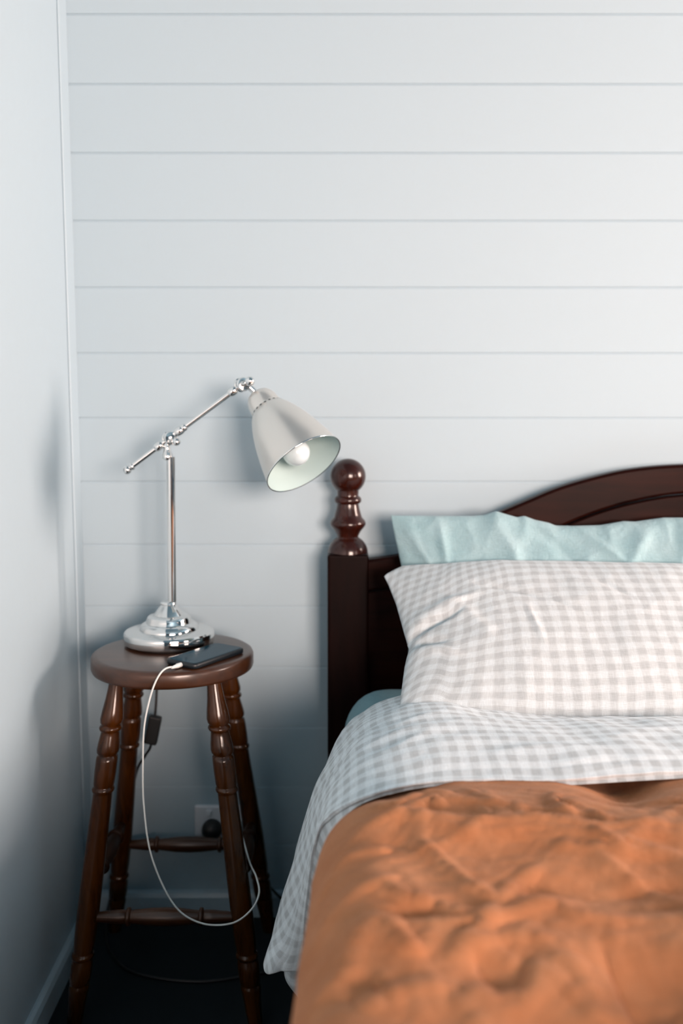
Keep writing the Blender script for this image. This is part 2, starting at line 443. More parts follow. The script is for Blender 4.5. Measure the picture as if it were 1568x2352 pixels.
# ------------------------------------------------------------------ table lamp
LX, LY = -0.343, 1.941
LB = 0.6712
lamp = thing('desk_lamp', (LX, LY, SZ), 'silver adjustable desk lamp standing on the round stool, shade tipped toward bed', 'lamp')
bp = [(0.0, LB+0.002), (0.080, LB+0.002), (0.0868, LB+0.0024), (0.0888, LB+0.0040), (0.0894, LB+0.0065), (0.0894, LB+0.0190), (0.0886, LB+0.0225), (0.0860, LB+0.0255), (0.0815, LB+0.0272), (0.0760, LB+0.0282),
      (0.0590, LB+0.0288), (0.0585, LB+0.0290), (0.0580, LB+0.0315), (0.0560, LB+0.0365), (0.0520, LB+0.0405), (0.0470, LB+0.0422), (0.0450, LB+0.0424), (0.0446, LB+0.0430),
      (0.0440, LB+0.0490), (0.0415, LB+0.0540), (0.0370, LB+0.0568), (0.0290, LB+0.0578), (0.0286, LB+0.0586), (0.0240, LB+0.066), (0.0190, LB+0.0725), (0.0150, LB+0.0770), (0.0148, LB+0.0775),
      (0.0160, LB+0.0785), (0.0165, LB+0.0802), (0.0158, LB+0.0822), (0.0130, LB+0.0845), (0.0088, LB+0.0855), (0.0, LB+0.0856)]
m = Mesh(); m.lathe([(max(r, 0.0004), z) for r, z in bp], (LX, LY, 0), (LX, LY, 1), 72)
m.build('base', M_CHROME, lamp, ang=28)
Mesh().lathe([(0.078, SZ+0.0001), (0.080, SZ+0.0008), (0.080, LB+0.0022)], (LX, LY, 0), (LX, LY, 1), 48).build('felt_pad', M_CORD, lamp)
PX0, PX1 = LX, -0.3365
Mesh().lathe([(0.0086, LB+0.084), (0.0086, 1.042)], (LX, LY, 0), (LX+0.0035/0.37, LY, 1), 28).build('pole', M_CHROME, lamp)
def colr(m, a, d, prof, n=24):
    a = Vector(a); m.lathe(prof, a, a+Vector(d), n)
EL = Vector((-0.3352, LY, 1.0785))          # elbow joint
HD = Vector((-0.1925, LY, 1.1815))          # head joint
AE = Vector((-0.4180, LY, 1.0165))          # arm's free end
AD = (HD-AE).normalized()
EL = AE + AD*((EL-AE).dot(AD))
pt = Vector((LX+0.0035, LY, 1.040))
m = Mesh()
colr(m, pt, (0, 0, 1), [(0.0086, -0.004), (0.0104, -0.002), (0.0108, 0.002), (0.0100, 0.007), (0.0078, 0.012), (0.0066, 0.018), (0.0066, 0.026), (0.0045, 0.030)])
# knuckle: two discs with an eye between, axis turned away from the camera
AX = Vector((0.52, -0.80, 0.10)).normalized()
def knuckle(m, c, s=1.0):
    colr(m, c-AX*0.011*s, AX, [(0.004*s, 0), (0.0125*s, 0.0008*s), (0.0138*s, 0.003*s), (0.0138*s, 0.0065*s), (0.0120*s, 0.0085*s), (0.0078*s, 0.009*s), (0.0078*s, 0.012*s), (0.0120*s, 0.0125*s), (0.0138*s, 0.0148*s), (0.0138*s, 0.018*s), (0.0120*s, 0.0205*s), (0.005*s, 0.0215*s)])
knuckle(m, EL)
m.build('elbow_joint', M_CHROME, lamp, ang=40)
def knob(m, c, d, s=1.0):
    colr(m, c, d, [(0.0035*s, 0), (0.0035*s, 0.006*s), (0.0056*s, 0.0075*s), (0.0075*s, 0.011*s), (0.0080*s, 0.015*s), (0.0068*s, 0.0195*s), (0.0040*s, 0.0222*s), (0.0008*s, 0.0229*s)])
m = Mesh(); knob(m, EL+AX*0.010+Vector((0.002, 0, -0.002)), (AX+Vector((0.15, 0, -0.45))).normalized()); m.build('thumb_knob', M_CHROME, lamp, ang=40)
m = Mesh()
m.lathe([(0.0052, 0.0), (0.0052, (HD-AE).length-0.006)], AE, HD, 20)
L0 = (EL-AE).length; LT = (HD-AE).length
cp = [(0.0052, -0.0095), (0.0070, -0.0085), (0.0084, -0.005), (0.0088, 0), (0.0084, 0.005), (0.0070, 0.0085), (0.0052, 0.0095)]
for t in (L0-0.026, L0+0.024, L0+0.034, LT-0.022):
    c = AE+AD*t; s = 0.75 if abs(t-L0-0.034) < 1e-6 else 1.0
    colr(m, c, AD, [(r*(1.0 if s == 1 else .85), q*s) for r, q in cp])
m.build('arm', M_CHROME, lamp, ang=40)
m = Mesh(); colr(m, AE, AD, [(0.0020, -0.0085), (0.0055, -0.0075), (0.0082, -0.0045), (0.0090, -0.0005), (0.0084, 0.0035), (0.0062, 0.0058), (0.0062, 0.0075), (0.0080, 0.0095), (0.0084, 0.0115), (0.0074, 0.0140), (0.0052, 0.0150)]); m.build('arm_end_knob', M_CHROME, lamp, ang=40)
P0 = Vector((-0.1638, 1.945, 1.1637)); Q0 = Vector((-0.0700, 1.860, 1.0333))     # cap top, mouth centre
SD = (P0-Q0).normalized(); SL = (P0-Q0).length
m = Mesh(); knuckle(m, HD, 1.0)
m.tube([HD+AX*0.004, HD+(P0-HD)*0.5+Vector((0.003, -0.004, 0.002)), P0-SD*0.008], 0.0062, 16)
colr(m, P0-SD*0.001, SD, [(0.0110, -0.006), (0.0115, 0.0), (0.0090, 0.003), (0.0060, 0.004)])
m.build('head_joint', M_CHROME, lamp, ang=40)
m = Mesh(); knob(m, HD+AX*0.010, (AX+Vector((0.35, 0, 0.30))).normalized(), 1.15); m.build('thumb_knob', M_CHROME, lamp, ang=40)
# shade: outer profile from the mouth (s=0) to the cap
k = 1/1222.0
dome = [(96.5, 0), (95.0, 6), (92.5, 16), (88.5, 36), (83.5, 56), (77.5, 78), (70.0, 101), (61.0, 123), (51.5, 142), (44.0, 153), (39.5, 158.5)]
dome = smooth_profile([(r*k, s*k/0.923) for r, s in dome], 44)
m = Mesh()
rim = [(dome[0][0]-0.0016, 0.0), (dome[0][0]-0.0004, -0.0012), (dome[0][0]+0.0008, -0.0004), (dome[0][0]+0.0006, 0.0014)]
m.lathe(dome, Q0, P0, 96, False)
shade = m.build('lamp_shade', M_NICKEL, lamp, ang=None)
mm = Mesh(); mm.lathe(rim, Q0, P0, 96, False); mm.build('shade_rim', M_CHROME, shade, ang=None)
mi = Mesh(); mi.lathe([(max(r-0.0016, 0.003), s) for r, s in dome] + [(0.012, dome[-1][1]+0.001)], Q0, P0, 72, False)
mi.build('shade_lining', M_SHADE_IN, shade, ang=None)
s0 = dome[-1][1]; ks = (SL-s0)/ (0.0485)
cap = [(0.0325, s0-0.0030), (0.0325, s0-0.0004), (0.0318, s0+0.001), (0.0316, s0+0.006*ks), (0.0310, s0+0.015*ks), (0.0296, s0+0.025*ks), (0.0270, s0+0.0345*ks), (0.0232, s0+0.0415*ks), (0.0175, s0+0.0465*ks), (0.0105, s0+0.0488*ks), (0.0015, s0+0.0492*ks)]
m = Mesh(); m.lathe(cap, Q0, P0, 72, False); m.build('shade_cap', M_NICKEL, shade, ang=None)
# ring of slotted vents just below the cap
m = Mesh(); u = SD.orthogonal().normalized(); w = SD.cross(u)
sv = dome[-3][1]; rv = dome[-3][0]
ri = np.interp(sv-0.0028, [d[1] for d in dome], [d[0] for d in dome]); ro = np.interp(sv+0.0028, [d[1] for d in dome], [d[0] for d in dome])
NV = 22
for i in range(NV):
    a0 = 2*math.pi*i/NV
    loop = []
    for j in range(14):
        b_ = 2*math.pi*j/14
        an = a0 + 0.075*math.cos(b_); ss = sv+0.0019*math.sin(b_)
        rr = np.interp(ss, [d[1] for d in dome], [d[0] for d in dome])+0.0005
        loop.append(Q0+SD*ss+u*(rr*math.cos(an))+w*(rr*math.sin(an)))
    m.add(loop, [tuple(range(14))])
m.build('vent_slots', M_DARK, shade, False)
m = Mesh()
bc = Q0+SD*0.030
colr(m, bc, SD, [(0.0006, -0.0262)]+[(0.0262*math.sin(t), -0.0262*math.cos(t)) for t in np.linspace(0.12, 2.35, 22)]+[(0.0150, 0.026), (0.0135, 0.034), (0.0135, 0.050)], 36)
m.build('bulb', M_BULB, lamp)
m = Mesh(); colr(m, Q0+SD*0.070, SD, [(0.0155, 0), (0.0175, 0.003), (0.0175, 0.060)], 28); m.build('bulb_socket', M_SHADE_IN, lamp)
# its cord, inline switch and plug
cpts = [(-0.352, 2.026, 0.6775), (-0.366, 2.040, 0.6755), (-0.381, 2.052, 0.660), (-0.387, 2.052, 0.61), (-0.390, 2.046, 0.55), (-0.3935, 2.040, 0.495), (-0.4040, 2.040, 0.425), (-0.4200, 2.052, 0.395), (-0.4430, 2.064, 0.350),
        (-0.470, 2.080, 0.22), (-0.510, 2.085, 0.06), (-0.512, 2.040, 0.007), (-0.480, 1.955, 0.004), (-0.416, 1.884, 0.004), (-0.289, 1.854, 0.004), (-0.179, 1.878, 0.004), (-0.125, 1.905, 0.004), (-0.06, 1.97, 0.004), (-0.066, 2.060, 0.008), (-0.095, 2.094, 0.025),
        (-0.134, 2.094, 0.052), (-0.165, 2.092, 0.086), (-0.215, 2.085, 0.145), (-0.253, 2.082, 0.188), (-0.2855, 2.084, 0.196)]
Mesh().tube(cpts, 0.0029, 10, 8).build('cord', M_CORD, lamp)
M4 = Matrix.Translation((-0.3985, 2.037, 0.458)) @ Matrix.Rotation(math.radians(12), 4, 'Y')
o = Mesh().box(-0.0135, 0.0135, -0.009, 0.009, -0.031, 0.031, M4).build('cord_switch', M_CORD, lamp, False); bevel(o, 0.004, 3)
m = Mesh(); m.lathe([(0.014, 0), (0.0215, 0.0015), (0.0225, 0.006), (0.0215, 0.018), (0.016, 0.026), (0.010, 0.030), (0.002, 0.031)], (-0.2860, WALL_Y-0.0105, 0.2085), (-0.2860, WALL_Y-1, 0.2085), 28)
m.build('plug', M_CORD, lamp)

# ------------------------------------------------------------------ phone
PCX, PCY = -0.2545, 1.826
phone = thing('phone', (PCX, PCY, SZ), 'dark phone in black case lying on the stool in front of the lamp', 'phone')
pu = Vector((math.cos(math.radians(57)), math.sin(math.radians(57)), 0)); pv = Vector((pu.y, -pu.x, 0))
def rrect(L, W, r, n=6):
    pts = []
    for cx_, cy_, a0 in ((L/2-r, W/2-r, 0), (-L/2+r, W/2-r, 90), (-L/2+r, -W/2+r, 180), (L/2-r, -W/2+r, 270)):
        for j in range(n+1):
            a = math.radians(a0+90*j/n); pts.append((cx_+r*math.cos(a), cy_+r*math.sin(a)))
    return pts
def slab(m, L, W, r, z0, z1, e=0.0):
    rings = [(L-2*e, W-2*e, max(r-e, 0.001), z0), (L, W, r, z0+e), (L, W, r, z1-e), (L-2*e, W-2*e, max(r-e, 0.001), z1)] if e else [(L, W, r, z0), (L, W, r, z1)]
    v = []; n = 28
    for (l, w_, rr, z) in rings:
        v += [Vector((PCX, PCY, z))+pu*a+pv*b_ for a, b_ in rrect(l, w_, rr)]
    f = [tuple(range(n)), tuple(range((len(rings)-1)*n, len(rings)*n))[::-1]]
    for i in range(len(rings)-1):
        for q in range(n): f.append((i*n+q, (i+1)*n+q, (i+1)*n+(q+1) % n, i*n+(q+1) % n))
    return m.add(v, f)
slab(Mesh(), 0.146, 0.0745, 0.012, SZ+0.0004, SZ+0.0106, 0.0022).build('phone_case', M_CASE, phone, ang=50)
slab(Mesh(), 0.1360, 0.0650, 0.008, SZ+0.0100, SZ+0.0111).build('screen', M_SCREEN, phone, ang=40)

# ------------------------------------------------------------------ charging cable
pe = Vector((PCX, PCY, SZ+0.0058)) - pu*0.073 + pv*0.004
cable = thing('charging_cable', (pe.x, pe.y, pe.z), 'white charging cable plugged into the phone, looping below the stool', 'cable')
plugd = -pu
q1 = pe+plugd*0.012
pts = [tuple(pe+plugd*0.001), tuple(q1), (-0.3150, 1.733, 0.676), (-0.3270, 1.719, 0.662), (-0.3380, 1.711, 0.632), (-0.3490, 1.706, 0.58), (-0.3520, 1.702, 0.52), (-0.3520, 1.700, 0.436), (-0.3385, 1.692, 0.343), (-0.3000, 1.686, 0.257), (-0.2530, 1.684, 0.223),
       (-0.1985, 1.686, 0.2205), (-0.1640, 1.695, 0.2400), (-0.1500, 1.715, 0.262), (-0.1570, 1.742, 0.280), (-0.172, 1.775, 0.292), (-0.195, 1.87, 0.298), (-0.212, 1.96, 0.27), (-0.228, 2.045, 0.222), (-0.236, 2.084, 0.2105)]
Mesh().tube(pts, 0.0016, 10, 10).build('cable_sheath', M_WHITECORD, cable)
m = Mesh(); m.lathe([(0.0026, 0.0), (0.0042, 0.001), (0.0044, 0.011), (0.0036, 0.014), (0.0028, 0.022), (0.0020, 0.026)], pe-plugd*0.0004, pe+plugd, 16); m.build('connector', M_WHITECORD, cable)
o = Mesh().box(-0.252, -0.220, 2.082, WALL_Y-0.0108, 0.190, 0.231).build('charger_plug', M_WHITECORD, cable, False); bevel(o, 0.004, 3)

# ------------------------------------------------------------------ bed frame
BX, BY = 0.0133, 2.055
BC = 0.805
bed = thing('bed', (BC, 1.05, 0), 'dark mahogany bed frame with arched headboard and turned ball-topped post', 'bed')
px = 1/1105.0
FIN = [(46.0, 1268), (45.5, 1262), (43.5, 1255), (40.0, 1248), (34.5, 1241), (29.0, 1236.5), (25.0, 1234), (24.0, 1231.5), (25.5, 1227), (30.5, 1218), (36.5, 1211), (40.5, 1205), (41.2, 1200.5), (39.5, 1195), (36.0, 1190.5), (32.5, 1187.0),
       (30.5, 1180), (27.0, 1168), (25.2, 1159), (25.0, 1155.5), (28.0, 1154), (30.5, 1151), (31.2, 1147), (30.2, 1142.5), (27.0, 1139), (24.5, 1137.5), (24.2, 1135.5)]
def zy(y): return 0.8412 - (y-1262)*px*1.0
prof = [(r*px, zy(y)) for r, y in FIN]
bz, br = zy(1093)+0.0003, 40.8*px
a0 = math.asin(min(1, 24.2/40.8))
prof += [(max(br*math.sin(t), 0.0004), bz-br*math.cos(t)) for t in np.linspace(a0+0.03, math.pi, 26)]
for X in (BX, 2*BC-BX):
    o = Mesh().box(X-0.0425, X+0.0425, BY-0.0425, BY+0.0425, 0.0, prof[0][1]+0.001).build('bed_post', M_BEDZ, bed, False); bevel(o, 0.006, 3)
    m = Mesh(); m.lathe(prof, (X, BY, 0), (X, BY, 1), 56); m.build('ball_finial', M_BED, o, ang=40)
top = [(0.050, 0.821), (0.090, 0.8265), (0.128, 0.8335), (0.17, 0.8440), (0.21, 0.8590), (0.25, 0.8790), (0.304, 0.9099), (0.38, 0.9440), (0.4564, 0.9754), (0.5548, 1.0025), (0.6264, 1.0142), (0.7054, 1.0196), (BC, 1.0220)]
low = [(0.050, 0.755), (0.17, 0.772), (0.25, 0.793), (0.35, 0.838), (0.4675, 0.897), (0.557, 0.931), (0.640, 0.951), (0.708, 0.960), (BC, 0.9655)]
xs = np.linspace(0.050, BC, 90)
def curve(c):
    c = np.array(c); P = spline(c, 400); return np.interp(xs, P[:, 0], P[:, 1])
zt, zl = curve(top), curve(low)
xs = np.concatenate([xs, 2*BC-xs[::-1][1:]]); zt = np.concatenate([zt, zt[::-1][1:]]); zl = np.concatenate([zl, zl[::-1][1:]])
def plate(name, zlo, zhi, y0, y1, mat, bev=0.0):
    n = len(xs)
    v = [(x, y0, z) for x, z in zip(xs, zhi)]+[(x, y0, z) for x, z in zip(xs, zlo)]+[(x, y1, z) for x, z in zip(xs, zhi)]+[(x, y1, z) for x, z in zip(xs, zlo)]
    f = []
    for i in range(n-1):
        f += [(i, n+i, n+i+1, i+1), (2*n+i, 2*n+i+1, 3*n+i+1, 3*n+i), (i, i+1, 2*n+i+1, 2*n+i), (n+i, 3*n+i, 3*n+i+1, n+i+1)]
    f += [(0, 2*n, 3*n, n), (n-1, 2*n-1, 4*n-1, 3*n-1)]
    o = mesh_obj(name, v, f, mat, bed, True); autosmooth(o, 40)
    if bev: bevel(o, bev, 3, 50)
    return o
plate('arched_rail', zl, zt, BY-0.017, BY+0.017, M_BEDX, 0.006)
plate('headboard_panel', np.full_like(zl, 0.30), zl-0.0035, BY-0.013, BY+0.011, M_BEDX, 0.003)
for X in (0.002, 2*BC-0.002-0.024):
    o = Mesh().box(X, X+0.024, 0.03, BY-0.0425, 0.20, 0.303).build('side_rail', M_BED, bed, False); bevel(o, 0.004, 2)
fx = np.linspace(0.04, 2*BC-0.04, 60); fz = 0.74+0.085*np.sin(np.pi*(fx-0.04)/(2*BC-0.08))  # unseen footboard added to keep front window light off bed and lower wall
n = len(fx)
m = Mesh(); m.add([(x, 0.0, z) for x, z in zip(fx, fz)]+[(x, 0.0, 0.16) for x in fx]+[(x, 0.03, z) for x, z in zip(fx, fz)]+[(x, 0.03, 0.16) for x in fx],
    [q for i in range(n-1) for q in ((i, i+1, n+i+1, n+i), (2*n+i, 3*n+i, 3*n+i+1, 2*n+i+1), (i, 2*n+i, 2*n+i+1, i+1), (n+i, n+i+1, 3*n+i+1, 3*n+i))]+[(0, n, 3*n, 2*n), (n-1, 3*n-1, 4*n-1, 2*n-1)])
o = m.build('shading_footboard', M_BEDX, bed, False); bevel(o, 0.005, 2)
for X in (BX, 2*BC-BX):  # unseen posts that go with the added footboard
    o = Mesh().box(X-0.038, X+0.038, -0.023, 0.053, 0.0, 0.74).build('added_foot_post', M_BEDZ, bed, False); bevel(o, 0.006, 3)
m = Mesh(); m.box(0.026, 2*BC-0.026, 0.03, BY-0.03, 0.285, 0.305)
m.build('slat_base', M_BEDX, bed, False)

# ------------------------------------------------------------------ mattress in its fitted sheet
def mattress():
    nx, ny, nz = 60, 70, 14
    x0, x1, y0, y1, z0, z1 = 0.004, 2*BC-0.004, 0.04, 2.003, 0.306, 0.577
    rx = 0.075; rc = 0.07
    # rings from bottom to top with a soft upper edge
    def ring(ins, z, n=220):
        w = (x1-x0)-2*ins; h = (y1-y0)-2*ins; r = max(rc-ins*0.6, 0.02)
        pts = []
        c = [(x1-ins-r, y1-ins-r, 0), (x0+ins+r, y1-ins-r, 90), (x0+ins+r, y0+ins+r, 180), (x1-ins-r, y0+ins+r, 270)]
        for cx_, cy_, a0 in c:
            for j in range(12):
                a = math.radians(a0+90*j/11); pts.append((cx_+r*math.cos(a), cy_+r*math.sin(a), z))
        return pts
    rings = [ring(0.03, z0), ring(0.010, z0+0.012), ring(0.002, z0+0.04), ring(0.0, z0+0.10), ring(0.0, z0+0.15)]
    for t in np.linspace(0.0, 1, 10)[1:]:
        a = t*math.pi/2
        rings.append(ring(rx*(1-math.cos(a)), z1-0.105+0.105*math.sin(a)))
    for q in (0.12, 0.2, 0.3, 0.45):
        rings.append(ring(q, z1+0.001))
    n = len(rings[0]); v = [p for r in rings for p in r]; f = []
    for i in range(len(rings)-1):
        for k_ in range(n): f.append((i*n+k_, i*n+(k_+1) % n, (i+1)*n+(k_+1) % n, (i+1)*n+k_))
    f.append(tuple(range(n))[::-1]); f.append(tuple(range((len(rings)-1)*n, len(rings)*n)))
    uv = [(p[0]+p[2]*0.3, p[1]+p[2]*0.3) for p in v]
    o = mesh_obj('mattress', v, f, M_FITTED, None, True, uv, (BC, 1.0, 0.306))
    return tag(o, 'mattress in a plain teal fitted sheet, corner showing beside the dark bed post', 'mattress')
mattress()

# ------------------------------------------------------------------ pillows
def pillow(name, mat, W, Hh, T, C, ang, top_off, left_off, seed, wr, label, cat, group=None, nu=220, nv=120, noise_s=9.0, folds=(), skew=0.0):
    a = np.linspace(-1, 1, nu); b = np.linspace(-1, 1, nv)
    a = np.sign(a)*(1-(1-np.abs(a))**1.25); b = np.sign(b)*(1-(1-np.abs(b))**1.25)
    A, B = np.meshgrid(a, b, indexing='ij')
    x = A*W/2; y = B*Hh/2
    # seam outline: pulled in between the corners
    lo = np.interp(B, *zip(*left_off))
    wL = np.clip(-A, 0, 1)**3; wR = np.clip(A, 0, 1)**3
    x = x + wL*lo - wR*0.03*(1-B*B)
    to = np.interp(A*W/2, *zip(*top_off)); wT = np.clip(B, 0, 1)**2
    y = y + wT*to
    th = T*(np.clip(1-np.abs(A)**3.0, 0, 1)*np.clip(1-np.abs(B)**2.6, 0, 1))**0.62
    edge = np.clip(1-np.abs(A)**8, 0, 1)**0.5*np.clip(1-np.abs(B)**8, 0, 1)**0.5
    n1 = nfield(x, y, noise_s, seed); n2 = nfield(x+0.3*0.02*n1, y, noise_s*2.6, seed+1); n3 = 1-2*np.abs(nfield(x+0.012*n1, y+0.012*n2, noise_s*1.4, seed+2))
    rum = (n1*0.6+n2*0.25+n3*0.55)*wr*np.minimum(edge+0.25, 1)
    for (fx0, fy0, fx1, fy1, am, wd) in folds:
        dx, dy = fx1-fx0, fy1-fy0; L2 = dx*dx+dy*dy
        tt = np.clip(((x-fx0)*dx+(y-fy0)*dy)/L2, 0, 1)
        dd = np.hypot(x-fx0-tt*dx, y-fy0-tt*dy)
        rum = rum + am*np.exp(-(dd/(wd*(1-0.5*tt)))**2)*np.sin(np.pi*np.clip(tt*0.85+0.12, 0, 1))
    V = Vector((0, math.cos(ang), math.sin(ang))); Nn = Vector((0, -math.sin(ang), math.cos(ang)))
    def place(t):
        P = np.empty(x.shape+(3,))
        P[..., 0] = C[0]+x; P[..., 1] = C[1]+y*V.y+t*Nn.y; P[..., 2] = C[2]+y*V.z+t*Nn.z
        return P
    eb = 0.0015
    F = place(th+rum+eb*edge); Bk = place(-th*0.8-rum*0.5-eb*edge)
    F[0], F[-1] = place(rum*0.6)[0], place(rum*0.6)[-1]; Bk[0], Bk[-1] = F[0], F[-1]
    F[:, 0], F[:, -1] = place(rum*0.6)[:, 0], place(rum*0.6)[:, -1]; Bk[:, 0], Bk[:, -1] = F[:, 0], F[:, -1]
    # cloth metres: true surface arc lengths of the front, so the weave follows the puff
    du = np.linalg.norm(np.diff(F, axis=0), axis=2); dv = np.linalg.norm(np.diff(F, axis=1), axis=2)
    U = np.concatenate([np.zeros((1, nv)), np.cumsum(du, 0)]); U -= U[nu//2:nu//2+1]
    Vv = np.concatenate([np.zeros((nu, 1)), np.cumsum(dv, 1)], 1); Vv -= Vv[:, nv//2:nv//2+1]
    k1 = np.clip(-0.16-x, 0, 1)
    U2 = U - skew*0.9*k1*np.clip(Vv+0.08, -0.1, 1)/0.2; V2 = Vv + skew*k1*np.clip((y+Hh*0.35)/Hh*1.4, -0.6, 1)
    uv = np.stack([U2, V2], -1).reshape(-1, 2)
    verts = np.concatenate([F.reshape(-1, 3), Bk.reshape(-1, 3)])
    faces = grid_faces(nu, nv) + grid_faces(nu, nv, True, nu*nv)
    o = mesh_obj(name, verts.tolist(), faces, mat, None, True, np.concatenate([uv, uv+np.array([0.37, 0.11])]), (C[0], C[1], C[2]))
    w = o.modifiers.new('seam', 'WELD'); w.merge_threshold = 0.0004
    tag(o, label, cat)
    if group: o['group'] = group
    return o

# plain teal pillow standing against the headboard
Wb = 0.77; xb = 0.100
def zoff(x, y):    # outline of its upper seam, x from its left end
    return x
tb = [(905, 1187), (1000, 1188), (1090, 1188), (1115, 1186), (1143, 1177), (1170, 1185), (1192, 1191), (1210, 1188), (1234, 1197), (1267, 1204), (1282, 1210), (1321, 1211), (1386, 1209), (1440, 1200), (1467, 1201), (1533, 1192), (1568, 1192), (1700, 1196), (1790, 1188)]
tb = [((x-784)/1152.0-(xb+Wb/2), (1196-y)/1151.0*1.02) for x, y in tb]
pillow('pillow', M_BLUE, Wb, 0.335, 0.050, (xb+Wb/2, 1.968, 0.747), math.radians(80), tb,
       [(-1, 0.03), (-0.5, 0.035), (0.0, 0.032), (0.45, 0.020), (0.8, 0.006), (1, 0.0)], 3.3, 0.0085,
       'plain pale teal pillow leaning against the arched headboard, behind the checked one', 'pillow', noise_s=11.0,
       folds=[(-0.36, 0.16, -0.28, 0.03, 0.009, 0.014), (-0.29, 0.165, -0.275, 0.06, 0.010, 0.012), (-0.37, 0.06, -0.24, 0.05, -0.008, 0.016), (-0.18, 0.165, -0.11, 0.03, 0.009, 0.016),
              (-0.12, 0.165, 0.02, 0.05, -0.007, 0.014), (-0.02, 0.155, 0.10, 0.06, 0.007, 0.012), (0.13, 0.155, 0.06, 0.04, 0.010, 0.016), (0.20, 0.16, 0.18, 0.05, 0.009, 0.013), (0.26, 0.16, 0.30, 0.05, 0.008, 0.013), (-0.05, 0.07, 0.14, 0.055, 0.005, 0.010)])
# checked pillow lying in front of it
Wg = 0.775; xg = 0.083
tg = [(-Wg/2, -0.012), (-Wg/2+0.012, -0.004), (-Wg/2+0.035, 0.010), (-Wg/2+0.10, 0.010), (-0.16, 0.016), (0.0, 0.010), (0.2, 0.006), (Wg/2, 0.0)]
pillow('pillow', M_GINGHAM, Wg, 0.386, 0.070, (xg+Wg/2, 1.766, 0.721), math.radians(31), tg,
       [(-1, 0.012), (-0.7, 0.018), (-0.35, 0.028), (-0.12, 0.038), (0.10, 0.031), (0.5, 0.020), (0.8, 0.008), (0.95, 0.0), (1, 0.006)], 8.1, 0.0030,
       'grey and white gingham pillow lying in front of the plain teal pillow', 'pillow', noise_s=8.0, skew=0.5,
       folds=[(-0.350, -0.012, -0.25, 0.02, -0.016, 0.010), (-0.350, -0.03, -0.28, -0.05, -0.012, 0.010), (-0.345, -0.05, -0.26, -0.085, 0.008, 0.012), (-0.345, 0.015, -0.22, 0.06, 0.007, 0.016),
              (-0.22, 0.09, -0.10, 0.035, -0.007, 0.010), (-0.12, 0.06, -0.05, 0.0, -0.003, 0.006), (0.0, 0.09, 0.06, 0.03, -0.003, 0.006), (-0.14, 0.02, -0.12, -0.08, 0.003, 0.006), (-0.30, 0.08, -0.2, -0.06, 0.006, 0.02)])

